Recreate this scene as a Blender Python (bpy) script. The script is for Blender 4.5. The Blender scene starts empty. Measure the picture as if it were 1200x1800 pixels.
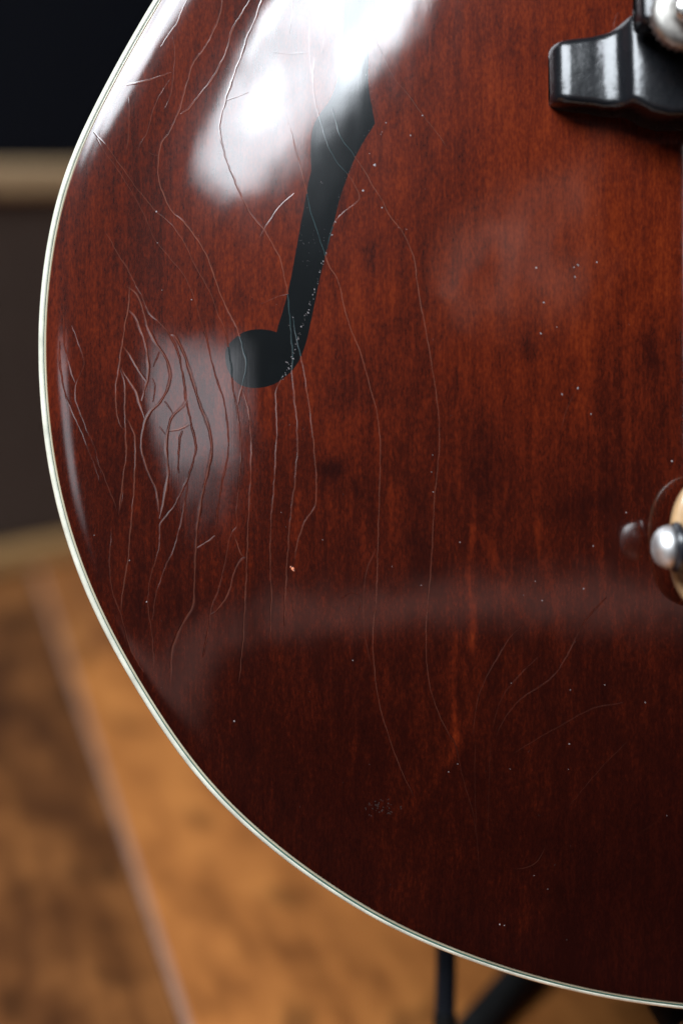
import bpy, math, random
import numpy as np
from mathutils import Vector, Matrix
from mathutils.geometry import delaunay_2d_cdt
rng = np.random.default_rng(7); random.seed(7)
S = bpy.context.scene

# ------------------------------------------------------------ camera
FPX = 2500.0                       # 50 mm lens on a 36 mm high frame, in pixels of a 1800 px picture
K = .000155                        # metres per pixel on the guitar's rim plane
D0 = K * FPX                       # camera to rim plane
TH = math.radians(13.5)            # camera looks down, guitar leans back by as much
H = .34                            # camera height
cd = bpy.data.cameras.new('camera'); cam = bpy.data.objects.new('camera', cd); S.collection.objects.link(cam)
cam.location = (0, 0, H); cam.rotation_euler = (math.pi/2 - TH, 0, 0)
cd.sensor_fit = 'VERTICAL'; cd.sensor_height = 36; cd.lens = 50
cd.clip_start = .01; cd.clip_end = 60
cd.dof.use_dof = True; cd.dof.focus_distance = D0 - .002; cd.dof.aperture_fstop = 3.5
S.camera = cam

# ------------------------------------------------------------ world and lamps
W = bpy.data.worlds.new('World'); S.world = W; W.use_nodes = True
bgn = W.node_tree.nodes['Background']; bgn.inputs[0].default_value = (.55, .6, .7, 1); bgn.inputs[1].default_value = .008
S.view_settings.view_transform = 'Standard'; S.view_settings.look = 'None'
S.view_settings.exposure = 0; S.view_settings.gamma = 1
S.render.film_transparent = False
S.cycles.use_denoising = True
S.cycles.max_bounces = 8

def area(name, loc, target, sx, sy, radiance, color, tex=None, spread=None):
    l = bpy.data.lights.new(name, 'AREA'); l.shape = 'RECTANGLE'; l.size = sx; l.size_y = sy
    l.energy = radiance * sx * sy * math.pi * 1.0; l.color = color
    o = bpy.data.objects.new(name, l); S.collection.objects.link(o); o.location = loc
    d = Vector(target) - Vector(loc); o.rotation_euler = d.to_track_quat('-Z', 'Y').to_euler()
    if tex:
        l.use_nodes = True; tex(l.node_tree)
    return o

def sky_through_window(nt):
    """pale sky seen through a window, soft tree tops breaking its lower edge"""
    n = nt.nodes; L = nt.links; em = n['Emission']
    g = n.new('ShaderNodeNewGeometry'); sep = n.new('ShaderNodeSeparateXYZ'); L.new(g.outputs['Parametric'], sep.inputs[0])
    nz = n.new('ShaderNodeTexNoise'); nz.inputs['Scale'].default_value = 5.5; nz.inputs['Detail'].default_value = 7; nz.inputs['Roughness'].default_value = .62
    L.new(g.outputs['Parametric'], nz.inputs['Vector'])
    def m(op, a, b):
        k = n.new('ShaderNodeMath'); k.operation = op
        for i, x in enumerate((a, b)):
            if isinstance(x, (int, float)): k.inputs[i].default_value = x
            else: L.new(x, k.inputs[i])
        return k.outputs[0]
    # the tree tops outside cut off the lower edge, an added mask shapes the right one
    def edge(ku, kv, k0, soft, amp):
        e = m('ADD', m('ADD', m('MULTIPLY', sep.outputs[0], ku), m('MULTIPLY', sep.outputs[1], kv)), m('ADD', m('MULTIPLY', m('SUBTRACT', nz.outputs['Fac'], .5), amp), k0))
        r = n.new('ShaderNodeMapRange'); r.interpolation_type = 'SMOOTHSTEP'; L.new(e, r.inputs[0])
        r.inputs[1].default_value = 0; r.inputs[2].default_value = soft; r.inputs[3].default_value = .012; r.inputs[4].default_value = 1
        return r.outputs[0]
    both = m('MULTIPLY', edge(0, 1.55, -.085, .17, .42), edge(-2, .93, 1.625, .12, .26))
    nz2 = n.new('ShaderNodeTexNoise'); nz2.inputs['Scale'].default_value = 9; nz2.inputs['Detail'].default_value = 5; L.new(g.outputs['Parametric'], nz2.inputs['Vector'])
    L.new(m('MULTIPLY', both, m('MAXIMUM', .68, m('ADD', -.55, m('MULTIPLY', nz2.outputs['Fac'], 3.1)))), em.inputs['Strength'])
BAND_ROT = 7

def soft_panel(lo_v=.25, hi_v=.25, side=.2, mottle=0.):
    """an added dim light panel: brightness fades towards its edges"""
    def f(nt):
        n = nt.nodes; L = nt.links; em = n['Emission']; g = n.new('ShaderNodeNewGeometry'); sp = n.new('ShaderNodeSeparateXYZ'); L.new(g.outputs['Parametric'], sp.inputs[0])
        out = None
        for ax, a, b in ((0, 0, side), (0, 1, 1-side), (1, 0, lo_v), (1, 1, 1-hi_v)):
            r = n.new('ShaderNodeMapRange'); r.interpolation_type = 'SMOOTHSTEP'; L.new(sp.outputs[ax], r.inputs[0])
            r.inputs[1].default_value = min(a, b); r.inputs[2].default_value = max(a, b); r.inputs[3].default_value = 0 if a < b else 1; r.inputs[4].default_value = 1 if a < b else 0
            if out is None: out = r.outputs[0]
            else:
                m = n.new('ShaderNodeMath'); m.operation = 'MULTIPLY'; L.new(out, m.inputs[0]); L.new(r.outputs[0], m.inputs[1]); out = m.outputs[0]
        if mottle:
            nz = n.new('ShaderNodeTexNoise'); nz.inputs['Scale'].default_value = mottle; L.new(g.outputs['Parametric'], nz.inputs['Vector'])
            r = n.new('ShaderNodeMapRange'); r.inputs[1].default_value = .42; r.inputs[2].default_value = .62; L.new(nz.outputs['Fac'], r.inputs[0])
            m = n.new('ShaderNodeMath'); m.operation = 'MULTIPLY'; L.new(out, m.inputs[0]); L.new(r.outputs[0], m.inputs[1]); out = m.outputs[0]
        L.new(out, em.inputs['Strength'])
    return f
def direction(az, el, dist):       # from the middle of the guitar towards the room behind the camera
    a, e = math.radians(az), math.radians(el)
    return Vector((math.sin(a)*math.cos(e), -math.cos(a)*math.cos(e), math.sin(e))) * dist + Vector((-.03, .37, H - .09))
TGT = (-.03, .37, H - .09)
area('window_light', direction(-40, 49, 2.6), TGT, 2.0, 1.55, 22, (.86, .93, 1.0), sky_through_window)
area('patch_reflect_light', direction(-25, 14.5, 2.4), TGT, .29, .56, 3.3, (.9, .93, 1.0), soft_panel(.35, .2, .3))  # panel added for the dim patch reflected left of the f-hole
band_lamp = area('band_reflect_light', direction(-.8, 4.3, 2.4), TGT, 1.85, .22, .75, (1, .52, .45), soft_panel(.5, .35, .10))  # strip added to reflect as the band across the lower top
area('glow_reflect_light', direction(6.5, 26.5, 2.2), TGT, .56, .44, 1.9, (1, .55, .45), soft_panel(.4, .4, .25, 7.))  # panel added to stand in for the soft reflection right of centre
band_lamp.rotation_euler.rotate_axis('Z', math.radians(BAND_ROT))

# ------------------------------------------------------------ helpers
def LOC(u, v, w):                  # guitar plane (right, up, towards the viewer) -> guitar object space
    return np.stack([np.asarray(u) - .12245, -np.asarray(w), np.asarray(v) + .13795], -1)
def link(name, me, parent=None):
    o = bpy.data.objects.new(name, me); S.collection.objects.link(o)
    if parent: o.parent = parent
    return o
def mesh(name, verts, faces, mats, parent=None, smooth=True, mi=None):
    me = bpy.data.meshes.new(name); me.from_pydata([tuple(map(float, p)) for p in verts], [], [tuple(map(int, f)) for f in faces])
    for m in (mats if isinstance(mats, (list, tuple)) else [mats]): me.materials.append(m)
    if mi is not None: me.polygons.foreach_set('material_index', np.asarray(mi, dtype=np.int32))
    me.polygons.foreach_set('use_smooth', [smooth] * len(me.polygons)); me.update()
    return link(name, me, parent)
def fast_mesh(name, V, Q, mats, parent=None, mi=None):    # big quad meshes straight from numpy
    me = bpy.data.meshes.new(name); nv, nq = len(V), len(Q)
    me.vertices.add(nv); me.vertices.foreach_set('co', V.astype(np.float32).ravel())
    me.loops.add(nq*4); me.loops.foreach_set('vertex_index', Q.astype(np.int32).ravel())
    me.polygons.add(nq); me.polygons.foreach_set('loop_start', np.arange(0, nq*4, 4, dtype=np.int32))
    me.polygons.foreach_set('use_smooth', np.ones(nq, bool))
    for m in (mats if isinstance(mats, (list, tuple)) else [mats]): me.materials.append(m)
    if mi is not None: me.polygons.foreach_set('material_index', np.asarray(mi, dtype=np.int32))
    me.update(calc_edges=True); me.validate()
    return link(name, me, parent)
def grid_quads(nr, nc, wrap):
    i = np.arange(nr-1)[:, None]*nc; j = np.arange(nc if wrap else nc-1)[None]
    j2 = (j+1) % nc
    return np.stack([i+j, i+j2, i+nc+j2, i+nc+j], -1).reshape(-1, 4)
def attr(o, name, vals):
    a = o.data.attributes.new(name, 'FLOAT', 'POINT'); a.data.foreach_set('value', np.asarray(vals, dtype=np.float32))
def tag(o, label, cat, group=None):
    o['label'] = label; o['category'] = cat
    if group: o['group'] = group
def bevel(o, w, seg=3):
    b = o.modifiers.new('bevel', 'BEVEL'); b.width = w; b.segments = seg; b.limit_method = 'ANGLE'
    return o
def tube(name, pts, r, mat, parent, seg=20, closed_ends=True, rs=None):
    P = [Vector(p) for p in pts]; V = []; F = []; n = len(P)
    up = Vector((.3, .1, 1)).normalized(); T0 = (P[1]-P[0]).normalized()
    if abs(T0.dot(up)) > .95: up = Vector((1, 0, 0))
    nrm = T0.cross(up).normalized()
    for i in range(n):
        T = (P[min(i+1, n-1)] - P[max(i-1, 0)]).normalized()
        nrm = (nrm - T*nrm.dot(T)).normalized(); b = T.cross(nrm); rr = rs[i] if rs else r
        for k in range(seg):
            a = 2*math.pi*k/seg; V.append(P[i] + (nrm*math.cos(a) + b*math.sin(a))*rr)
    for i in range(n-1):
        for k in range(seg): F.append((i*seg+k, i*seg+(k+1) % seg, (i+1)*seg+(k+1) % seg, (i+1)*seg+k))
    if closed_ends: F.append(tuple(range(seg))); F.append(tuple(range((n-1)*seg, n*seg)))
    return mesh(name, V, F, mat, parent)
def lathe(name, prof, origin, axis, mat, parent, seg=48, ribs=0, rib=0.):   # prof: (radius, height along the axis)
    ax = Vector(axis).normalized(); a0 = ax.orthogonal().normalized(); b0 = ax.cross(a0); V = []; F = []
    for r, h in prof:
        for k in range(seg):
            a = 2*math.pi*k/seg; rr = r + (rib if (k % 2 and r > ribs > 0) else 0)
            V.append(Vector(origin) + ax*h + (a0*math.cos(a) + b0*math.sin(a))*rr)
    n = len(prof)
    for i in range(n-1):
        for k in range(seg): F.append((i*seg+k, i*seg+(k+1) % seg, (i+1)*seg+(k+1) % seg, (i+1)*seg+k))
    F.append(tuple(range(seg))); F.append(tuple(range((n-1)*seg, n*seg)))
    return mesh(name, V, F, mat, parent)
def smooth_line(P, step=4.0):
    P = np.array(P, float)
    if len(P) < 3: P = np.vstack([P[0], P.mean(0), P[-1]]) 
    E = np.vstack([2*P[0]-P[1], P, 2*P[-1]-P[-2]]); out = []
    for i in range(1, len(E)-2):
        n = max(2, int(np.hypot(*(E[i+1]-E[i]))/step))
        for k in range(n):
            t = k/n; p0, p1, p2, p3 = E[i-1:i+3]
            out.append(.5*((2*p1)+(-p0+p2)*t+(2*p0-5*p1+4*p2-p3)*t*t+(-p0+3*p1-3*p2+p3)*t**3))
    out.append(P[-1]); return np.array(out)
def ray(px, py):
    x, y = (px-600)/FPX, (900-py)/FPX
    return Vector((x, math.cos(TH) + y*math.sin(TH), y*math.cos(TH) - math.sin(TH)))
def floor_pt(px, py):
    d = ray(px, py); return Vector((0, 0, H)) + d*(-H/d.z)

# ------------------------------------------------------------ the guitar's outline and arch
CX = 1390.
RIM=[(1390,1790),(1300,1787),(1200,1777),(1100,1765),(1000,1745),(880,1712),(765,1670),(665,1625),(600,1584),(540,1545),(480,1500),(400,1430),(340,1365),(295,1303),(260,1250),(215,1175),(170,1093),(135,1012),(107,930),(87,850),(75,775),(67,690),(64,600),(67,525),(76,450),(90,370),(112,295),(145,220),(182,150),(220,78),(266,0),(310,-70),(365,-155),(420,-240),(462,-330),(480,-420),(475,-520),(450,-620),(425,-720),(420,-820),(445,-920),(510,-1020),(620,-1110),(780,-1180),(980,-1225),(1180,-1245),(1390,-1250)]
def rim_uv(n=1800):
    P=np.array(RIM,float); Q=P[::-1][1:-1].copy(); Q[:,0]=2*CX-Q[:,0]
    P=np.vstack([P,Q]); 
    pts=[]
    N=len(P)
    for i in range(N):
        p0,p1,p2,p3=P[i-1],P[i],P[(i+1)%N],P[(i+2)%N]
        for k in range(40):
            t=k/40
            pts.append(.5*((2*p1)+(-p0+p2)*t+(2*p0-5*p1+4*p2-p3)*t*t+(-p0+3*p1-3*p2+p3)*t**3))
    pts=np.array(pts)
    def resample(pts,n):
        d=np.r_[0,np.cumsum(np.hypot(*(np.roll(pts,-1,0)-pts).T))]
        s=np.linspace(0,d[-1],n,endpoint=False); c=np.vstack([pts,pts[:1]])
        return np.c_[np.interp(s,d,c[:,0]),np.interp(s,d,c[:,1])]
    pts=resample(pts,n)
    f=np.fft.fft(pts[:,0]+1j*pts[:,1]); fr=np.fft.fftfreq(n)*n
    f*=np.exp(-(fr/22.)**2/2); z=np.fft.ifft(f)
    pts=resample(np.c_[z.real,z.imag],n)
    return np.c_[(pts[:,0]-600)*K,(900-pts[:,1])*K]
R=rim_uv()
def rdist(U,V):
    U=np.asarray(U,float).ravel();V=np.asarray(V,float).ravel();out=np.empty_like(U)
    A=R;B=np.roll(R,-1,0);n=len(R)
    for s in range(0,len(U),20000):
        u=U[s:s+20000,None];v=V[s:s+20000,None]
        i=((u-A[None,::3,0])**2+(v-A[None,::3,1])**2).argmin(1)*3
        best=np.full(len(i),9.)
        for o in range(-4,4):
            j=(i+o)%n; a=A[j];b=B[j];e=b-a;w=np.c_[u[:,0],v[:,0]]-a
            t=np.clip((w*e).sum(1)/(e*e).sum(1),0,1)
            best=np.minimum(best,np.hypot(*(w-e*t[:,None]).T))
        out[s:s+20000]=best
    return out
GT=[0,1.3,4,8,12,17,24,33,43,58,80,105,130,150]
GS=[.30,.26,.17,.08,.032,.025,.06,.135,.170,.148,.103,.05,.01,0]
def mk():
    t=np.linspace(0,.16,1601); g=np.interp(t*1e3,GT,GS)
    k=np.exp(-(np.arange(-30,31)/10.)**2/2);k/=k.sum()
    g=np.convolve(np.pad(g,30,'edge'),k,'valid'); return t,np.r_[0,np.cumsum((g[1:]+g[:-1])/2*1e-4)]
HT,HH=mk()
def height(U,V):
    t=rdist(U,V); v=np.asarray(V,float).ravel()
    s=np.clip((.012-v)/.070,0,1); s=s*s*(3-2*s)     # towards the tail end the arch starts nearer the edge
    t=t+SHIFT*s*(1-np.exp(-t/.006))
    return np.interp(t,HT,HH)
SHIFT=.010
def surf(px, py, lift=0.):         # where the line of sight through a photo point meets the arched top
    px = np.asarray(px, float).ravel(); py = np.asarray(py, float).ravel(); w = np.zeros_like(px)
    for _ in range(5):
        u = (px-600)/FPX*(D0-w); v = (900-py)/FPX*(D0-w); w = height(u, v) + lift
    return u, v, w
def at_w(px, py, w):               # the same at a given height over the rim plane
    return (px-600)/FPX*(D0-w), (900-py)/FPX*(D0-w)

# ------------------------------------------------------------ materials
class NT:
    def __init__(s, name):
        s.m = bpy.data.materials.new(name); s.m.use_nodes = True; s.n = s.m.node_tree.nodes; s.l = s.m.node_tree.links
        s.b = s.n['Principled BSDF']; s.tc = s.n.new('ShaderNodeTexCoord').outputs['Object']
    def set(s, k, v):
        if hasattr(v, 'is_linked'): s.l.new(v, s.b.inputs[k])
        else: s.b.inputs[k].default_value = v if not isinstance(v, tuple) or len(v) == 4 or k != 'Base Color' else (*v, 1)
        return s
    def noise(s, scale, stretch=(1, 1, 1), detail=2, rough=.5, dist=0):
        mp = s.n.new('ShaderNodeMapping'); mp.inputs['Scale'].default_value = stretch; s.l.new(s.tc, mp.inputs[0])
        k = s.n.new('ShaderNodeTexNoise'); k.inputs['Scale'].default_value = scale; k.inputs['Detail'].default_value = detail
        k.inputs['Roughness'].default_value = rough; k.inputs['Distortion'].default_value = dist; s.l.new(mp.outputs[0], k.inputs['Vector'])
        return k.outputs['Fac']
    def math(s, op, a, b=0.):
        k = s.n.new('ShaderNodeMath'); k.operation = op
        for i, x in enumerate((a, b)):
            if isinstance(x, (int, float)): k.inputs[i].default_value = x
            else: s.l.new(x, k.inputs[i])
        return k.outputs[0]
    def ramp(s, f, stops):
        k = s.n.new('ShaderNodeValToRGB'); s.l.new(f, k.inputs[0]); e = k.color_ramp.elements
        while len(e) < len(stops): e.new(.5)
        for x, (p, c) in zip(e, stops): x.position = p; x.color = (*c, 1)
        return k.outputs[0]
    def mix(s, f, a, b, mode='MIX'):
        k = s.n.new('ShaderNodeMix'); k.data_type = 'RGBA'; k.blend_type = mode
        for i, x in ((0, f), (6, a), (7, b)):
            if hasattr(x, 'is_linked'): s.l.new(x, k.inputs[i])
            else: k.inputs[i].default_value = (*x, 1) if isinstance(x, tuple) else x
        return k.outputs[2]
    def attr(s, name):
        k = s.n.new('ShaderNodeAttribute'); k.attribute_name = name; return k.outputs['Fac']
    def bump(s, hts, dist):
        k = s.n.new('ShaderNodeBump'); k.inputs['Distance'].default_value = dist; k.inputs['Strength'].default_value = 1; s.l.new(hts, k.inputs['Height'])
        for q in ('Normal', 'Coat Normal'): s.l.new(k.outputs[0], s.b.inputs[q])
        return s

def lacquer_bump(t):
    """uneven lacquer: slow waves plus fine rubbed lines that follow the grain"""
    w = t.noise(55, (1, 1, .6), 2, .45)
    f = t.noise(2400, (1, 1, .025), 2, .6); g = t.noise(900, (1, 1, 1), 1)
    t.bump(t.math('ADD', t.math('MULTIPLY', w, 1.0), t.math('ADD', t.math('MULTIPLY', f, .013), t.math('MULTIPLY', g, .006))), BUMP)
BUMP = .00016
def finish(t):
    t.set('Roughness', .42).set('Specular IOR Level', .05).set('Coat Weight', 1.).set('Coat Roughness', t.math('ADD', .045, t.math('MULTIPLY', t.noise(160, (1, 1, .3), 3), .06))).set('Coat IOR', 1.58)
    lacquer_bump(t)
def wood_colour(t):
    fine = t.noise(1800, (1, 1, .36), 3, .65); mid = t.noise(330, (1, 1, .3), 3, .55); big = t.noise(26, (1, 1, .55), 3, .55, .4)
    streak = t.noise(260, (1, 1, .045), 3, .6)
    f = t.math('ADD', t.math('ADD', t.math('MULTIPLY', fine, .42), t.math('MULTIPLY', mid, .24)), t.math('ADD', t.math('MULTIPLY', big, .27), t.math('ADD', t.math('MULTIPLY', t.noise(1100, (1, 1, .035), 2), .16), t.math('MULTIPLY', streak, .15))))
    f = t.math('ADD', t.math('SUBTRACT', f, .105), t.math('MULTIPLY', t.attr('stain_and_shade'), .32))
    return t.ramp(f, [(.20, (.0115, .0015, .0009)), (.34, (.020, .0024, .0011)), (.46, (.041, .0046, .0015)), (.56, (.080, .0088, .0022)), (.70, (.136, .0175, .0034)), (.88, (.25, .042, .007))])
def mat_wood(crack=False):
    t = NT('lacquered_wood_check' if crack else 'lacquered_wood'); c = wood_colour(t)
    if crack: c = t.mix(t.attr('crack'), c, (.30, .115, .075))
    t.set('Base Color', c); finish(t); return t.m
def mat_black(crack=False):
    t = NT('black_lacquer_check' if crack else 'black_lacquer')
    c = t.ramp(t.noise(30, (1, 1, 1), 2), [(.3, (.0015, .002, .0023)), (.8, (.004, .006, .007))])
    if crack: c = t.mix(t.attr('crack'), c, (.07, .125, .13))
    t.set('Base Color', c); finish(t); return t.m
def simple(name, col, rough, metal=0., coat=0., var=.12, scale=60, stretch=(1, 1, 1), bump=0., spec=.5):
    t = NT(name); a = tuple(x*(1-var*2) for x in col); b = tuple(min(1, x*(1+var*2)) for x in col)
    t.set('Base Color', t.ramp(t.noise(scale, stretch, 4, .55), [(.3, a), (.7, b)])).set('Metallic', metal).set('Coat Weight', coat).set('Specular IOR Level', spec)
    t.set('Roughness', t.math('ADD', rough*.8, t.math('MULTIPLY', t.noise(scale*2.3, stretch, 3), rough*.4)))
    if bump: t.bump(t.noise(scale*6, stretch, 3), bump)
    return t.m
M_wood, M_woodc, M_blk, M_blkc = mat_wood(), mat_wood(True), mat_black(), mat_black(True)
M_white = simple('aged_white_celluloid', (.64, .63, .52), .3, coat=.5, var=.12, scale=110, bump=.00006)
M_cream = simple('cream_celluloid', (.46, .41, .29), .3, coat=.5, var=.06)
M_green = simple('dark_green_line', (.04, .11, .085), .3, coat=.6)
M_gold = simple('amber_lacquer_edge', (.16, .045, .012), .25, coat=.8)
M_ebony = simple('black_stained_bridge', (.006, .0065, .008), .27, coat=.1, bump=.00015, scale=45)
M_dome = simple('satin_nickel', (.80, .79, .78), .52, 1., var=.03, scale=300)
M_wheel = simple('tarnished_nickel', (.40, .38, .35), .45, 1., var=.15, scale=500, bump=.00004)
M_nickel = simple('worn_nickel', (.62, .60, .57), .22, 1., var=.06, scale=400, bump=.00001)
M_tan = simple('amber_tailpiece_inlay', (.42, .26, .13), .35, coat=.5, var=.1, scale=150)
M_rubber = simple('black_rubber', (.004, .004, .004), .8, spec=.2)
M_steel = simple('black_enamelled_tube', (.012, .013, .017), .32, coat=.6)
M_chip = simple('dried_lacquer_dust', (.19, .16, .16), .5, var=.25, scale=900)
M_flake = simple('bare_wood_flake', (.62, .20, .10), .4, var=.3, scale=900)

# ------------------------------------------------------------ guitar
guitar = bpy.data.objects.new('guitar', None); S.collection.objects.link(guitar)
Rm = Matrix.Rotation(-TH, 4, 'X')
off = Rm @ Vector((.12245, D0, -.13795))
guitar.matrix_world = Matrix.Translation(Vector((0, 0, H)) + off) @ Rm
tag(guitar, 'dark red-brown hollow body guitar with crazed lacquer, black f-hole and white binding', 'guitar')

Nrm = np.roll(R, -1, 0) - np.roll(R, 1, 0); Nrm = np.c_[Nrm[:, 1], -Nrm[:, 0]]; Nrm /= np.hypot(*Nrm.T)[:, None]
ctr = np.array([.12245, (900-500)*K])
if ((ctr - R)*Nrm).sum(1).mean() < 0: Nrm = -Nrm
nR = len(R); INL = .0026
# carved top: rings that close in on the middle of the lower bout
NL = 250
fr = np.linspace(0, 1, NL)**1.12; fr[-1] = .998
P0 = R + Nrm*INL
UV = P0[None]*(1-fr)[:, None, None] + ctr*fr[:, None, None]; UV = UV.reshape(-1, 2)
hw = height(UV[:, 0], UV[:, 1])
top = fast_mesh('top', LOC(UV[:, 0], UV[:, 1], hw), grid_quads(NL, nR, True), M_wood, guitar)
STROKES = [  # orange and dark figure in the stained veneer: strength, half width in photo pixels, line
 (.55, 5, [(830, 925), (823, 1000), (832, 1090), (829, 1135)]), (.7, 7, [(803, 1115), (795, 1180), (797, 1250), (801, 1310), (788, 1340)]),
 (.35, 8, [(845, 935), (875, 990), (890, 1040), (925, 1085), (955, 1112), (974, 1090), (968, 1040), (950, 975), (945, 920)]),
 (.35, 6, [(830, 1120), (833, 1200), (822, 1270)]), (.4, 6, [(523, 870), (521, 960), (515, 1050), (508, 1115)]),
 (.3, 7, [(1045, 900), (1055, 980), (1075, 1080), (1108, 1160)]), (.3, 14, [(700, 1430), (745, 1390), (775, 1340), (795, 1300)]),
 (.35, 5, [(625, 1240), (623, 1330)]), (.3, 4, [(645, 870), (640, 1000)]), (.25, 10, [(690, 860), (688, 940)]),
 (.25, 10, [(915, 1560), (922, 1600), (915, 1640)]), (.25, 14, [(1010, 560), (1030, 640), (1010, 760)]), (.2, 12, [(1070, 420), (1060, 520)]),
 (-.8, 11, [(570, 826), (592, 824)]), (-.6, 7, [(624, 850), (630, 868)]), (-.5, 12, [(925, 605), (930, 620)]), (-.45, 16, [(1130, 600), (1150, 640)]),
 (-.4, 22, [(740, 960), (745, 1010)]), (-.35, 26, [(615, 690), (612, 650)]), (-.35, 20, [(985, 900), (1060, 880)]),
 (-.3, 30, [(850, 760), (860, 840)]), (-.25, 16, [(655, 470), (650, 430)]), (.25, 22, [(880, 160), (885, 250)]), (.22, 22, [(640, 480), (700, 520)])]
vx = 600 + UV[:, 0]*FPX/(D0-hw); vy = 900 - UV[:, 1]*FPX/(D0-hw)
st = np.zeros(len(UV)); inv = np.where((vx > 0) & (vx < 1260) & (vy > 0) & (vy < 1800))[0]
for a, wd, L_ in STROKES:
    P = smooth_line(L_, wd*.7) if len(L_) > 2 else np.linspace(L_[0], L_[1], 8)
    d2 = np.full(len(inv), 1e9)
    for p in P: d2 = np.minimum(d2, (vx[inv]-p[0])**2 + ((vy[inv]-p[1])*(.8))**2)
    st[inv] += .72*a*np.exp(-d2/(2*(wd*.75)**2))
def painted_shade(x, y):                   # shade painted into the top's colour, deeper towards the tail end
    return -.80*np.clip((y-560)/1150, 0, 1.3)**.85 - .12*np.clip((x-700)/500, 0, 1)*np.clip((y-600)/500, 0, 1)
st += painted_shade(vx, vy) + .16*np.exp(-((vx-880)**2 + ((vy-230)*.8)**2)/(2*260**2))  # adds the painted shade; upper middle made brighter
attr(top, 'stain_and_shade', st)

# binding: three plies swept round the edge
def ply(name, prof, mat, parent):
    """prof: list of (inset, height or None for the arch, sink)"""
    cols = []
    for t, w, s in prof:
        t = t + 0*R[:, 0]; p = R + Nrm*t[:, None]; cols.append(LOC(p[:, 0], p[:, 1], (np.interp(t, HT, HH) if w is None else w) + s + 0*p[:, 0]))
    V = np.concatenate(cols); return fast_mesh(name, V, grid_quads(len(prof), nR, True), mat, parent)
LW = np.clip((900 - R[:, 1]/K - 950)/650, .10, 1)          # the inner plies widen towards the tail end
T1 = .0019 - .00058*LW; T2 = T1 + .00012 + .00036*LW
binding = ply('binding', [(0, -.0075, 0), (-.00005, -.005, 0), (-.00005, -.0022, 0), (.00006, -.0011, 0), (.00022, -.0005, 0), (.00045, -.00008, 0), (.0008, None, -.00003), (.0011, None, 0), (T1-.00005, None, 0), (T1, None, -.0003)], M_white, guitar)
ply('green_line', [(T1-.00003, None, -.0003), (T1, None, -.00003), (T1*.5+T2*.5, None, -.00001), (T2-.00003, None, -.00003), (T2, None, -.0003)], M_green, binding)
ply('cream_ply', [(T2-.00003, None, -.0003), (T2, None, -.00001), (T2+.0001, None, 0), (.0025, None, 0), (.0026, None, -.0003)], M_cream, binding)
ply('amber_edge', [(.00252, None, -.0002), (.00254, None, .000003), (.00264, None, .000006), (.00278, None, -.00001)], M_gold, top)
ply('side', [(.0003, -.0073, 0), (.0003, -.012, 0), (.0003, -.03, 0), (.0003, -.043, 0)], M_wood, guitar)
bk = [LOC(p[:, 0], p[:, 1], w + 0*p[:, 0]) for p, w in ((R, -.0425), (R, -.047), (R + Nrm*.004, -.048), (R*.5 + ctr*.5, -.053), (R*.02 + ctr*.98, -.055))]
fast_mesh('back', np.concatenate(bk), grid_quads(5, nR, True), M_wood, guitar)

# f-hole: black inlay under the same lacquer
FL = [(547, 300), (546, 262), (549, 228), (560, 203), (578, 178), (590, 150), (598, 110), (603, 60), (606, 0), (612, -70), (625, -140), (640, -185)]
eye2 = [(650, -225), (672, -258), (705, -276), (742, -272), (768, -248), (776, -212), (766, -180), (742, -160), (712, -158), (694, -168)]
FRr = [(684, -140), (672, -95), (664, -50), (660, 0), (656, 40), (650, 80), (647, 120), (648, 155), (654, 190), (659, 217)]
FR2 = [(659, 217), (640, 247), (625, 275), (611, 309), (597, 350), (586, 396), (573, 445), (562, 490), (553, 534), (545, 572), (538, 602), (527, 631), (513, 652), (500, 663), (486, 673), (467, 680), (445, 682), (423, 677), (408, 664), (399, 645), (396, 625), (399, 610), (410, 597), (428, 584), (449, 579), (471, 580), (486, 584)]
FL0 = [(486, 584), (489, 572), (496, 550), (506, 513), (514, 474), (521, 435), (527, 402), (534, 366), (541, 325), (547, 300)]
def cat_(*Ls): return np.vstack([smooth_line(l, 2.5)[:-1] for l in Ls])
FPOLY = cat_(FL0 , FL + eye2 + FRr, FR2)
def inside(px, py, poly=FPOLY):
    px = np.asarray(px)[:, None]; py = np.asarray(py)[:, None]; a = poly; b = np.roll(poly, -1, 0)
    c = ((a[:, 1] > py) != (b[:, 1] > py)) & (px < (b[:, 0]-a[:, 0])*(py-a[:, 1])/(b[:, 1]-a[:, 1]+1e-12) + a[:, 0])
    return c.sum(1) % 2 == 1
def patch(poly, step, lift):       # a polygon of photo points laid on the arch
    g = np.stack(np.meshgrid(np.arange(poly[:, 0].min(), poly[:, 0].max(), step), np.arange(poly[:, 1].min(), poly[:, 1].max(), step)), -1).reshape(-1, 2)
    g = g + rng.uniform(-.1, .1, g.shape)*step; g = g[inside(g[:, 0], g[:, 1], poly)]
    dm = np.array([((poly-q)**2).sum(1).min() for q in g]) if len(g) else np.array([]); g = g[dm > (step*.45)**2] if len(g) else g
    P = np.vstack([poly, g]) if len(g) else poly; n = len(poly)
    vs, es, fs, *_ = delaunay_2d_cdt([Vector(p) for p in P], [(i, (i+1) % n) for i in range(n)], [], 2, 1e-5)
    vs = np.array([tuple(v) for v in vs]); fs = [f for f in fs]
    cen = np.array([vs[list(f)].mean(0) for f in fs]); ok = inside(cen[:, 0], cen[:, 1], poly)
    u, v, w = surf(vs[:, 0], vs[:, 1]); return LOC(u, v, w + lift), [f for f, o in zip(fs, ok) if o]
V_, F_ = patch(FPOLY, 7, .000004)
mesh('f_hole', V_, F_, M_blk, top)
Vm = V_.copy(); Vm[:, 0] = -Vm[:, 0]
mesh('f_hole', Vm, F_, M_blk, top)

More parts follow.
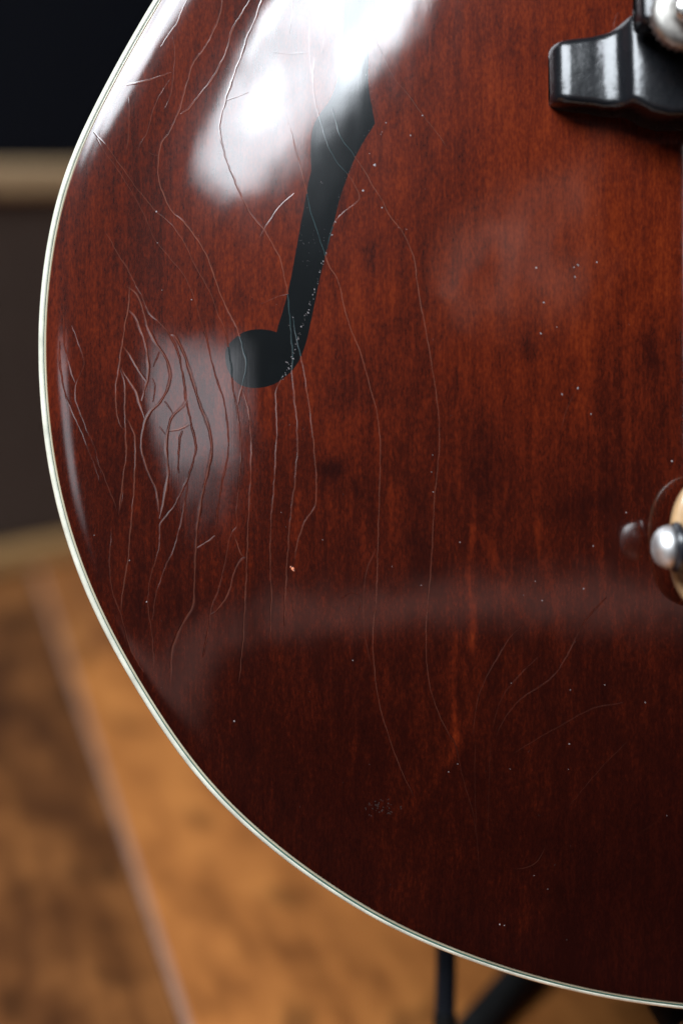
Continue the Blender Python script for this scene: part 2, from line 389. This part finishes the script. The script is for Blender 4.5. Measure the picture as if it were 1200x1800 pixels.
# lacquer checks: (half width px, how pale, points)
CK = []
def ck(hw_, vis, *p): CK.append((hw_, vis, list(zip(p[::2], p[1::2]))))
ck(1.6,.5, 330,0,322,15,312,40,300,58,283,82)
ck(1.8,.6, 392,-20,392,0,388,22,380,45,368,72,352,95,340,112,333,132,325,162,315,195,300,230,285,250,279,280,278,305,285,335,300,368,325,393,345,418,355,435,367,457,376,485,385,510,394,532,402,550,413,568,422,595,429,620,433,635,431,652,426,678,421,696,417,712)
ck(1.8,.6, 442,-10,440,0,425,25,410,50,400,85,385,120,365,150,345,175,330,193,318,202)
ck(1.6,.6, 462,-10,460,0,450,30,436,62,425,95,412,130,400,165,395,185,388,205,387,235,395,270,410,310,425,345,440,375,462,402,475,422,484,438,493,458,501,492,507,530,510,570,514,615,514,660,518,700,522,740,523,790,518,850,510,915,505,980,502,1030,500,1100)
ck(1.4,.7, 397,177,415,170,437,162)
ck(1.7,.6, 222,150,235,147,250,144,280,135,302,128)
ck(1.2,.3, 305,65,308,100,305,135,300,170,290,190)
ck(1.2,.3, 300,140,280,170,268,200,258,235,245,258,243,272)
ck(1.2,.3, 258,262,265,270,280,275)
ck(1.6,.3, 228,170,228,210,226,240,222,270)
ck(1.4,.3, 165,232,190,260,215,295,240,330,260,355,275,372,300,394,320,420,335,450,350,480,370,515,382,550,394,575,402,610,407,650,411,690,417,720,422,760,424,790,420,850,416,900,416,925,407,937,400,965,392,1005,382,1040,371,1070,366,1110,356,1155)
ck(1.2,.25, 170,243,190,275,212,305,230,335,250,370,268,412,277,428,300,455,325,487,340,520,352,560,365,600,372,635,384,675,395,710,400,750,402,785,396,825,390,850,382,905,378,942)
ck(1.5,.8, 378,942,360,955,346,964)
ck(1.7,.3, 185,405,205,442,220,465,232,488,247,515,260,545,280,567,300,590,313,620,322,660,327,700,335,740,344,780,340,812,328,845,312,880,295,905,282,925,280,965,267,1005,262,1035,260,1060,265,1100,269,1135,270,1175)
ck(2.6,.35, 300,588,308,590,322,618,335,655,345,690,355,720,368,755,372,790,366,825,360,850,352,890,346,935,344,970,342,1015,340,1060,328,1085,312,1115,302,1150,301,1200)
ck(2.4,.35, 222,503,242,519,252,547,260,574,275,605,290,625,297,645,299,667,292,690,280,708,264,725,255,743,250,767,250,794,260,827,275,862,281,905)
ck(2.3,.4, 225,544,237,555,247,577,256,606,261,640,259,668,250,705)
ck(2.0,.4, 229,500,227,525,225,545,220,572,215,605,210,642,205,675,204,712,211,745,220,757)
ck(2.3,.5, 217,609,232,630,245,652,257,670)
ck(2.3,.5, 212,645,226,667,240,690,247,712,255,735)
ck(2.2,.4, 213,650,219,668,220,690,220,725,221,760,222,800,216,845,209,905)
ck(2.2,.4, 223,735,232,753,238,772,238,812,235,870,230,925,225,985,216,1040,213,1077)
ck(1.8,.3, 197,925,193,1000,201,1050,213,1080,226,1130,238,1158,252,1182)
ck(1.6,.3, 165,800,180,830,193,862,207,900); ck(1.5,.3, 219,850,215,878,209,902)
ck(2.5,.4, 329,703,320,716,304,730,297,750,292,785,296,825,292,862,287,887,281,912)
ck(2.6,1., 298,757,315,754,333,745)
ck(1.6,.3, 321,757,315,780,314,832)
ck(1.6,.3, 330,850,325,887,316,930,306,965,290,1000,276,1040,267,1090)
ck(1.2,.3, 280,618,270,645); ck(1.2,.2, 267,665,273,682,269,707); ck(1.2,.3, 290,705,304,727); ck(1.,.2, 280,750,292,765)
ck(1.5,.8, 411,937,417,955,425,977,433,979)
ck(1.5,.7, 432,980,424,983,412,1005,400,1045,386,1067,369,1082)
ck(1.4,.7, 426,687,434,708,440,750,442,790,440,850,436,925,434,980,431,1050,427,1130,420,1200)
ck(1.2,.7, 502,656,494,668,485,692,487,750,482,850,476,925,475,1000,477,1050,474,1130)
ck(1.2,.9, 514,553,522,600,532,640,540,690,547,740,553,800,556,850,553,890,537,915,525,945,517,985)
ck(1.,.5, 503,1030,512,1050,517,1078)
ck(1.,.6, 552,100,550,140,553,175,565,220,577,257,592,285,610,305,624,327,632,345,629,354,615,365,600,377,585,398,577,425,574,445)
ck(1.,.75, 583,188,592,222,602,247,620,270,640,300,655,327,670,350,684,378,705,405,717,427,728,458,732,490,738,530,750,592,760,652,769,715,772,770,769,820,763,880,758,980,749,1100,751,1180,765,1240,795,1305)
ck(1.,.9, 503,205,515,245,525,282,537,330,545,368,556,403,567,435,577,465,590,485,598,508,606,545,616,577,635,625,650,680,662,725,668,780,667,850,664,950,661,1050,655,1130,665,1230,690,1315,710,1365,727,1400)
ck(1.,.5, 655,50,662,75,674,102,685,124,698,145,720,170,742,202,765,230,787,262)
ck(1.1,.5, 517,340,490,365,470,395,457,417)
ck(1.4,.12, 113,520,113,594,122,639,133,672); ck(1.4,.12, 127,572,142,612,148,643,135,674,134,700,149,745,165,782,180,835)
ck(1.4,.15, 105,600,107,650,118,700,140,750,160,800,178,850)
ck(1.,.4, 920,1095,895,1122,872,1160,850,1200,837,1240,831,1295); ck(.9,.3, 945,1155,910,1190,880,1230,865,1280)
ck(1.,.4, 1065,1050,1025,1095,995,1155,965,1195,920,1225,890,1257,870,1297)
ck(.9,.4, 1095,1235,1040,1246,995,1270,955,1292,925,1310,900,1326)
ck(.9,.3, 660,965,645,1000,639,1040,640,1110,652,1170); ck(.8,.3, 600,1052,615,1042,630,1045,633,1058,630,1075)
ck(.9,.35, 790,1290,800,1310,815,1375,830,1425,837,1475); ck(.9,.25, 835,1300,834,1375,838,1475,843,1540); ck(.9,.2, 862,1300,859,1375,857,1475)
ck(1.,.8, 900,1528,925,1525,945,1512,959,1487); ck(.9,.35, 1105,1300,1060,1345,1030,1380,995,1422)
ck(1.,.4, 515,-10,512,30,508,60); ck(1.,.4, 545,20,543,80,548,130); ck(1.,.3, 480,92,510,94,545,92); ck(1.,.3, 570,0,570,45,566,95)
ck(.8,.3, 460,535,480,525,504,518); ck(.8,.2, 1160,1440,1130,1460,1105,1478); ck(.8,.3, 1010,690,995,720,985,760)
def ribbon(hw_, vis, pts):
    L_ = smooth_line(pts, 3.2); n = len(L_); T = np.gradient(L_, axis=0); T /= np.hypot(*T.T)[:, None]; N_ = np.c_[-T[:, 1], T[:, 0]]
    s_ = np.cumsum(np.r_[0, np.hypot(*np.diff(L_, axis=0).T)])
    wob = sum(a*np.sin(s_/l + p) for a, l, p in ((.45, 9, rng.uniform(0, 6)), (.32, 4.3, rng.uniform(0, 6)), (.2, 2.1, rng.uniform(0, 6))))*min(1, hw_/1.6, 1.7/hw_)
    L_ = L_ + N_*wob[:, None]
    e = np.minimum(1, np.minimum(s_+2, s_[-1]-s_+2)/22.); wd = hw_*CKW*(.75+.25*e)*(1 + .22*np.sin(s_/13+rng.uniform(0, 6)) + .12*np.sin(s_/5.1))
    cs = np.array([-3.2, -1.3, -.75, -.35, 0, .35, .75, 1.3, 3.2]); pr = np.array([-.35, -.12, .25, .8, 1, .8, .25, -.12, -.25]); cr = np.array([0, .0, .35, .85, 1, .85, .35, 0, 0])
    px = L_[:, 0][:, None] + N_[:, 0][:, None]*wd[:, None]*cs; py = L_[:, 1][:, None] + N_[:, 1][:, None]*wd[:, None]*cs
    u, v, w = surf(px, py); hgt = CKH*min(hw_, 1.9)*(.35+.65*e)*np.clip((L_[:, 1].mean()-160)/420, .1, 1)
    w = w.reshape(px.shape) + .0000075 + np.where(pr > 0, pr, 0)*hgt[:, None]
    w[:, 0] -= .000016; w[:, -1] -= .000016
    V = LOC(u, v, w.ravel()); Q = grid_quads(n, len(cs), False)
    ins = inside(L_[:, 0], L_[:, 1]); mi = np.repeat(ins[:-1] & ins[1:], len(cs)-1).astype(int)
    o = fast_mesh('lacquer_crack', V, Q, [M_woodc, M_blkc], top, mi)
    attr(o, 'crack', ((cr[None]*e[:, None])*(vis if hw_ < 1.9 else vis*1.5)*np.clip(1 + 1.05*painted_shade(L_[:, 0], L_[:, 1]), .12, 1)[:, None]).ravel()*CKV)
    attr(o, 'stain_and_shade', painted_shade(px.ravel(), py.ravel()))
CKW, CKH, CKV = .56, .0000058, .60
for c in CK: ribbon(*c)

# specks, chips and smudges of the lacquer
def flecks(name, spots, mat, parent, lift=.00003):
    V, F = [], []
    for x, y, r in spots:
        r *= .66
        k = 8; a = np.arange(k)*2*math.pi/k + rng.uniform(0, 1); rr = r*rng.uniform(.6, 1.15, k); el = rng.uniform(.6, 1); th = rng.uniform(0, 3.1)
        dx, dy = rr*np.cos(a), rr*np.sin(a)*el; X = x + dx*math.cos(th)-dy*math.sin(th); Y = y + dx*math.sin(th)+dy*math.cos(th)
        u, v, w = surf(np.r_[X, x+(X-x)*.55, x], np.r_[Y, y+(Y-y)*.55, y]); w[:k] -= .00001; w[k:2*k] += lift; w[-1] += lift*1.4
        b = len(V); V += list(LOC(u, v, w + .000014))
        for i in range(k): j = (i+1) % k; F += [(b+i, b+j, b+k+j, b+k+i), (b+k+i, b+k+j, b+2*k)]
    o = mesh(name, V, F, mat, parent); o['kind'] = 'stuff'; return o
SP = [(275,372,2.6),(277,427,2),(337,527,2.6),(285,510,1.6),(942,471,3.6),(955,532,3.2),(950,586,3),(1015,466,4),(1008,470,2.5),(1010,487,3),(1048,461,2.6),(1015,682,4.2),(987,693,3.2),(1180,811,3.6),(1038,728,3),(978,575,2),(658,290,4),(721,238,2.5),(678,216,2.5),(671,365,2.5),(638,335,3.4),(671,232,1.4),(669,236,1.4),(649,270,1.6),
 (1062,1204,2.4),(1133,1235,2.4),(1000,1308,2.2),(788,1357,1.8),(804,1343,1.8),(878,1625,3),(886,1627,2),(995,1652,1.6),(962,1563,1.6),(620,1161,2),(740,1029,1.8),(689,996,1.3),(940,1022,2),(1025,1035,2.4),(808,953,2),(412,1268,3.2),(761,865,2),(898,1201+0,1.5),(1002,1213,1.6),(896,1352,1.5),(938,1539,1.4),(998,1353,1.2),(1171,1434,1.6),(742,203,2.4),(1100,901,3),(1042,960,2.4),(952,1056,2.4),(700,400,1.2),(714,403,1.2),(760,800,1.5),(758,830,1.5),(540,365,1),(564,320,1.2),(566,322,1.3),(515,558,1.3),(508,572,1.2),(258,1058,2.4),(228,985,2.4),(166,941,2),(494,901,1.4),(567,949,1.4)]
SP += [(float(x), float(y), float(r)) for x, y, r in zip(rng.uniform(230, 1195, 50), rng.uniform(240, 1600, 50), rng.exponential(.2, 50)+.4) if not (x < 500 and y > 1250)]
flecks('dust_speck', SP, M_chip, top)
EDGE = [(588,390),(582,412),(573,447),(568,462),(562,480),(558,497),(554,510),(549,522),(545,535),(542,548),(538,557),(534,566),(531,575),(528,584),(525,593),(522,601),(519,611),(516,620),(513,632),(510,642),(507,648),(502,655),(497,662),(505,640)]
sp = []
for i, (x, y) in enumerate(EDGE):
    for _ in range(3): sp.append((x+rng.normal(0, 1.4), y+rng.normal(0, 3.4), rng.uniform(.7, 2.3)))
for i in range(30): x, y = rng.uniform(525, 590), rng.uniform(395, 470); sp.append((x, y, rng.uniform(.4, .9))) if inside([x], [y])[0] else None
for i in range(45): y = rng.uniform(60, 400); k = np.interp(y, [60, 120, 217, 272, 347, 400], [652, 648, 659, 627, 598, 586]); sp.append((k-rng.exponential(2), y, rng.uniform(.4, .9)))
flecks('lacquer_chip', sp, M_chip, top, .00004)
flecks('bare_wood_chip', [(514, 1000, 5.2), (516, 1003, 3.6), (511, 997, 3)], M_flake, top, .00005)
flecks('chip_dot', [(517, 1003, 2.2), (513, 997, 1.4)], M_chip, top, .00012)  # pale dots on the bare wood chip

sm = [(float(x), float(y), float(r)) for x, y, r in zip(rng.normal(672, 18, 40), rng.normal(1420, 9, 40), rng.uniform(1., 3.2, 40))]
M_smear = simple('dried_smear', (.020, .0085, .007), .5, var=.2, scale=900)
flecks('smear', sm, M_smear, top, .00001)

# bridge: stained foot with a step up to the saddle bar
def loft(name, st_, mat, parent, rad=.002, seg=5, tilt=.15):
    V, F = [], []; 
    for u, wt, wb, lo, hi in st_:
        r = min(rad, (wt-wb)*.45, (hi-lo)*.45); c = []
        for cx_, cw, a0 in ((hi-r, wt-r, 0), (lo+r, wt-r, 90), (lo+r*.2, wb+r*.2, 180), (hi-r*.2, wb+r*.2, 270)):
            rr = r if a0 < 180 else r*.2
            for k in range(seg+1):
                a = math.radians(a0 + 90*k/seg); vv = cx_+math.cos(a)*rr; c.append(LOC(u, vv, cw+math.sin(a)*rr - (tilt*(vv-lo) if a0 < 180 else 0)))
        V += c
    m = 4*(seg+1); n = len(st_)
    for i in range(n-1):
        for k in range(m): F.append((i*m+k, i*m+(k+1) % m, (i+1)*m+(k+1) % m, (i+1)*m+k))
    F.append(tuple(range(m))); F.append(tuple(range((n-1)*m, n*m)))
    return mesh(name, V, F, mat, parent)
bridge = bpy.data.objects.new('bridge', None); S.collection.objects.link(bridge); bridge.parent = guitar
CU = .12245
prof = [(.0546,.0140,.1085,.1205),(.0547,.0158,.1076,.1216),(.0551,.0174,.1070,.1222),(.0558,.0186,.1066,.1226),(.0566,.0195,.1063,.1229),(.0574,.02005,.1060,.1231),(.0584,.0205,.1058,.1232),(.0596,.0207,.1056,.1234),(.065,.0209,.1050,.1240),(.0676,.0211,.1044,.1246),(.0688,.0214,.1043,.1248),(.0698,.0218,.1042,.1250),(.0708,.0223,.104,.1256),(.0718,.0231,.104,.1262),(.0726,.0243,.104,.1267),(.0733,.0257,.104,.127),(.0742,.0268,.104,.1276),(.0755,.0274,.1035,.128),(.079,.0277,.1015,.130),(.083,.0278,.1005,.133),(.10,.0278,.1005,.133)]
st2 = [(u, wt, float(height([u], [.114])[0])-.0008, lo, hi) for u, wt, lo, hi in prof]
st2 += [(2*CU-u, wt, wb, lo, hi) for u, wt, wb, lo, hi in st2[::-1]]
loft('bridge_foot', st2, M_ebony, bridge, .0022)
sb = [(.0737, .031, .0268, .1235, .134), (.0739, .0345, .0268, .122, .136), (.0745, .0362, .0268, .1212, .1375), (.0755, .037, .0268, .1208, .138), (.0790, .0372, .0268, .1205, .138)]
sb += [(2*CU-u, wt, wb, lo, hi) for u, wt, wb, lo, hi in sb[::-1]]
loft('saddle_bar', sb, M_ebony, bridge, .0018)
for sgn in (-1, 1):
    uu, vv = at_w(1208, 22, .040); uu = CU + sgn*(CU-uu)
    lathe('thumbwheel', [(.0055, .0350), (.0070, .0352), (.0080, .0358), (.0082, .0368), (.0082, .0385), (.0078, .0396), (.0064, .0403), (.004, .0404)], LOC(uu, vv, 0), (0, -1, 0), M_wheel, bridge, 56, .0078, .0006)
    lathe('post', [(.0030, .025), (.0030, .0415), (.0038, .0416), (.0038, .0435), (.0030, .0442)], LOC(uu, vv, 0), (0, -1, 0), M_nickel, bridge, 24)

# tailpiece: crossbar with domed ends over an amber plate, hung from the end of the body
tail = bpy.data.objects.new('tailpiece', None); S.collection.objects.link(tail); tail.parent = guitar
WP = .0275
cu, cv = at_w(1280, 958, WP); ru, rv = 100/2500*(D0-WP), 128/2500*(D0-WP)
rings = []
for sc, w in ((.90, WP-.0050), (.97, WP-.0047), (1, WP-.0038), (1, WP-.0016), (.985, WP-.0006), (.95, WP), (.86, WP+.0004), (.6, WP+.0006), (.02, WP+.0007)):
    a = np.linspace(0, 2*math.pi, 72, endpoint=False); q = .78
    rings.append(LOC(cu + ru*sc*np.sign(np.cos(a))*abs(np.cos(a))**q, cv + rv*sc*np.sign(np.sin(a))*abs(np.sin(a))**q, w + 0*a))
for sgn in (1, -1):
    V = np.concatenate(rings); V[:, 0] *= sgn
    fast_mesh('side_plate', V, grid_quads(len(rings), 72, True), M_tan, tail)
    du, dv = at_w(1182, 962, .0325)
    d = LOC(du, dv, .0325); d[0] *= sgn
    lathe('dome_end', [(.0040, 0), (.0053, .0004), (.0055, .0012), (.0053, .0022), (.0047, .0034), (.0037, .0044), (.0023, .0050), (.0008, .0053)], d, (-sgn, 0, 0), M_dome, tail, 40)
    lathe('collar', [(.0050, -.0022), (.0062, -.0018), (.0064, -.0008), (.0060, .0001), (.0044, .0003)], d, (-sgn, 0, 0), M_steel, tail, 40)
d0 = LOC(*at_w(1182, 962, .0325), .0325); d1 = d0.copy(); d1[0] *= -1
tube('crossbar', [d0, d0*.5+d1*.5, d1], .0050, M_nickel, tail, 32)
for sgn in (1, -1):
    tube('hanger_rod', [LOC(CU - sgn*.014, cv-.006, .0255), LOC(CU - sgn*.016, -.08, .020), LOC(CU - sgn*.017, -.128, .012), LOC(CU - sgn*.017, -.1385, .004), LOC(CU - sgn*.017, -.1392, -.012)], .002, M_nickel, tail, 12)
for i in range(6):
    s_ = (i-2.5)*.0104
    tube('string', [LOC(CU + s_, cv+.002, .0335), LOC(CU + s_, .129, .0385), LOC(CU + s_*.8, .33, .030)], .0006-.00008*i, M_nickel, guitar, 8)

# ------------------------------------------------------------ floor of wide boards
def mat_floor(name, dark, mid, light):
    t = NT(name); big = t.noise(7, (1, .5, 1), 3, .5); mid_ = t.noise(38, (1, .4, 1), 3, .55); kn = t.noise(34, (1, .5, 1), 1, .4); gr = t.noise(120, (1, .06, 1), 3)
    f = t.math('ADD', t.math('ADD', t.math('MULTIPLY', big, .38), t.math('MULTIPLY', mid_, .47)), t.math('MULTIPLY', gr, .15))
    c = t.ramp(f, [(.36, dark), (.48, mid), (.62, light)])
    c = t.mix(t.ramp(kn, [(.60, (0, 0, 0)), (.72, (.75, .75, .75))]), c, tuple(x*.35 for x in mid))
    t.set('Base Color', c).set('Roughness', t.math('ADD', .30, t.math('MULTIPLY', mid_, .25))).set('Coat Weight', .25).set('Coat Roughness', .25)
    t.bump(gr, .0006); return t.m
MFA = mat_floor('worn_oak', (.14, .045, .012), (.35, .122, .030), (.50, .188, .046))
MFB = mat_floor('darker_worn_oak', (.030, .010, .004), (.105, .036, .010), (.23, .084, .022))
MFC = mat_floor('dimmed_worn_oak', (.08, .029, .010), (.23, .080, .022), (.40, .155, .042))  # far board only: fading light put into a darker tone
M_joint = simple('pinkish_seam_sheen', (.30, .17, .12), .4, var=.1)  # light caught by the board edges, put into the seam colour
fa, fb = floor_pt(330, 1800), floor_pt(164, 1300)
dirv = (fb-fa); dirv.z = 0; dirv.normalize(); side = Vector((dirv.y, -dirv.x, 0))
base = fa + side*.0
floor = mesh('floor', [(-2.5, .3, -.03), (2.5, .3, -.03), (2.5, 5, -.03), (-2.5, 5, -.03)], [(0, 1, 2, 3)], MFB, None, False)
floor['kind'] = 'structure'
BW, GAP = .222, .0034
rot = math.atan2(-dirv.x, dirv.y)
shared = {}
def board(i, j, L0, L1):
    L0 = max(L0, -.4)
    x0, x1, z = GAP/2 + .0, BW - GAP/2, 0
    b = .0018
    sec = [(x0, -.02), (x0, -b), (x0+b*.4, -b*.4), (x0+b, 0), (x1-b, 0), (x1-b*.4, -b*.4), (x1, -b), (x1, -.02)]
    V = [(x, y, zz) for y in (L0, L1) for x, zz in sec]; F = [(k, k+1, k+9, k+8) for k in range(7)] + [tuple(range(8)), tuple(range(8, 16))]
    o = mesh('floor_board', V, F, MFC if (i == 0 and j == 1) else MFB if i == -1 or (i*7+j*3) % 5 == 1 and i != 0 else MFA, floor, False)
    o.location = base + side*(i*BW); o.rotation_euler = (0, 0, rot); return o
for i in range(-9, 10):
    cut = (.9 + (i*.73) % 1.9) if i not in (-1, 0) else (.47, 3.4)[i]
    board(i, 0, -1.5, cut-.0015); board(i, 1, cut+.0015, 5.2)
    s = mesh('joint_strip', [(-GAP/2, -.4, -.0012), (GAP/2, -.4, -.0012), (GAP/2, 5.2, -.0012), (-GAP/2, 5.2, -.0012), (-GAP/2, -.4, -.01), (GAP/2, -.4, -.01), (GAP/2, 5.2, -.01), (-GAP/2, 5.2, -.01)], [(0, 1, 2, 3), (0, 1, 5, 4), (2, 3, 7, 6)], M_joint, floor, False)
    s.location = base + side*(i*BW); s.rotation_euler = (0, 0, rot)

# ------------------------------------------------------------ amplifier behind the guitar
M_tolex = simple('blue_black_vinyl', (.002, .003, .006), .6, scale=500, bump=.0004, spec=.12)
M_pipe = simple('beige_piping', (.33, .225, .125), .5, scale=200, bump=.0002)
M_pipe2 = simple('shaded_gold_piping', (.30, .17, .065), .55, scale=200, bump=.0002)  # lower piping: shade near the floor put into its colour
def mat_grille():
    t = NT('brown_grille_cloth'); a = t.noise(900, (1, 1, .1), 2); b = t.noise(900, (.1, .1, 1), 2); c = t.noise(9, (1, 1, 1), 2)
    f = t.math('ADD', t.math('MULTIPLY', t.math('ADD', a, b), .35), t.math('MULTIPLY', c, .3))
    t.set('Base Color', t.ramp(f, [(.35, (.024, .0125, .0078)), (.65, (.046, .027, .018))])).set('Roughness', .8).bump(t.math('ADD', a, b), .0005); return t.m
M_grille = mat_grille()
AT = Vector((.755, .656, 0)); AN = Vector((.656, -.755, 0))
A0 = floor_pt(0, 1012)
amp = bpy.data.objects.new('guitar_amplifier', None); S.collection.objects.link(amp)
amp.matrix_world = Matrix.Translation(A0 - AT*.24) @ Matrix(((AT.x, -AN.x, 0, 0), (AT.y, -AN.y, 0, 0), (0, 0, 1, 0), (0, 0, 0, 1)))
tag(amp, 'guitar amplifier with brown grille cloth, beige piping and black top panel on wooden floor', 'amplifier')
def face_z(px, py):
    d = ray(px, py); o = Vector((0, 0, H)); t = (A0-o).dot(AN)/d.dot(AN); return (o+d*t).z
zb0, zb1 = face_z(60, 1000), face_z(60, 952); zt0, zt1 = face_z(60, 346), face_z(60, 286)
AW = .66; AH = zt1 + .26
def box(name, x0, x1, y0, y1, z0, z1, mat, parent, bv=.004):
    V = [(x, y, z) for x in (x0, x1) for y in (y0, y1) for z in (z0, z1)]
    o = mesh(name, V, [(0, 1, 3, 2), (4, 6, 7, 5), (0, 4, 5, 1), (2, 3, 7, 6), (0, 2, 6, 4), (1, 5, 7, 3)], mat, parent, False)
    return bevel(o, bv) if bv else o
box('cabinet', 0, AW, .02, .27, .012, AH, M_tolex, amp, .012)
box('grille_cloth', .018, AW-.018, .006, .019, zb1, zt0, M_grille, amp, .003)
box('top_panel', .012, AW-.012, .004, .0195, zt1+.001, AH-.02, M_tolex, amp, .003)
box('piping', .012, AW-.012, -.004, .0185, zt0+.0005, zt1, M_pipe, amp, .006)
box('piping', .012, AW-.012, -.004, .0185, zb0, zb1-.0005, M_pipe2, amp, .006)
for x in (.05, AW-.05):
    for y in (.05, .23): lathe('foot', [(.016, 0), (.018, .003), (.018, .0125)], (x, y, 0), (0, 0, 1), M_rubber, amp, 20)

# ------------------------------------------------------------ guitar stand
stand = bpy.data.objects.new('guitar_stand', None); S.collection.objects.link(stand)
GW = guitar.matrix_world
def gw(u, v, w): return GW @ Vector(LOC(u, v, w))
lt = ray(787, 1500).normalized()*0 + Vector((0, 0, H)) + ray(789, 1420)*.50
lb = floor_pt(774, 2150)
stand.location = (lb.x, lb.y, 0)
tag(stand, 'black tubular stand holding the guitar, one leg showing under its edge', 'guitar stand')
def rel(p): return Vector(p) - Vector(stand.location)
cxw = gw(CU, 0, 0).x
def mir(p): p = Vector(p); return Vector((2*cxw-p.x, p.y, p.z))
k = .0
def yof(p):
    d = Matrix.Rotation(-(math.pi/2-TH), 3, 'X') @ (p - Vector((0, 0, H))); return 900 + FPX*d.y/d.z
mid1 = min((lb.lerp(lt, k/200) for k in range(200)), key=lambda p: abs(yof(p)-1786))
for f in (lambda p: Vector(p), mir):
    leg = tube('leg', [rel(f(mid1)), rel(f(lt))], .0036, M_steel, stand, 24)
    tube('rubber_tip', [rel(f(lb)), rel(f(lb.lerp(mid1, .96))), rel(f(mid1.lerp(lt, .01)))], .0039, M_rubber, leg, 24)
bt_ = Vector((0, 0, H)) + ray(1120, 1470)*.70; backb = floor_pt(812, 1850) + Vector((0, 0, .006))
tube('top_bar', [rel(lt), rel(lt.lerp(mir(lt), .5)), rel(mir(lt))], .005, M_steel, stand, 20)
tube('back_bar', [rel(bt_), rel(bt_.lerp(mir(bt_), .5)), rel(mir(bt_))], .006, M_steel, stand, 20)
for f in (lambda p: Vector(p), mir): tube('hinge_bar', [rel(f(bt_)), rel(f(lt))], .0045, M_steel, stand, 20)
for f in (lambda p: Vector(p), mir): tube('shadow_leg', [rel(f(bt_)), rel(f(backb))], .0062, M_rubber, stand, 20)  # black tubes laid where the front leg's shadow falls
bp = gw(CU, -.1379, -.046)
for sgn in (-1, 1):
    a = gw(CU + sgn*.022, -.1379, -.062); b = gw(CU + sgn*.022, -.150, -.055); c = gw(CU + sgn*.022, -.1495, -.02); e = gw(CU + sgn*.022, -.140, .012)
    top_ = Vector((a.x, lt.y, lt.z))
    arm = tube('cradle_arm', [rel(top_), rel(a), rel(b), rel(c), rel(e)], .005, M_steel, stand, 20)
    tube('rubber_sleeve', [rel(b.lerp(c, .15)), rel(b.lerp(c, .9))], .0068, M_rubber, arm, 20)
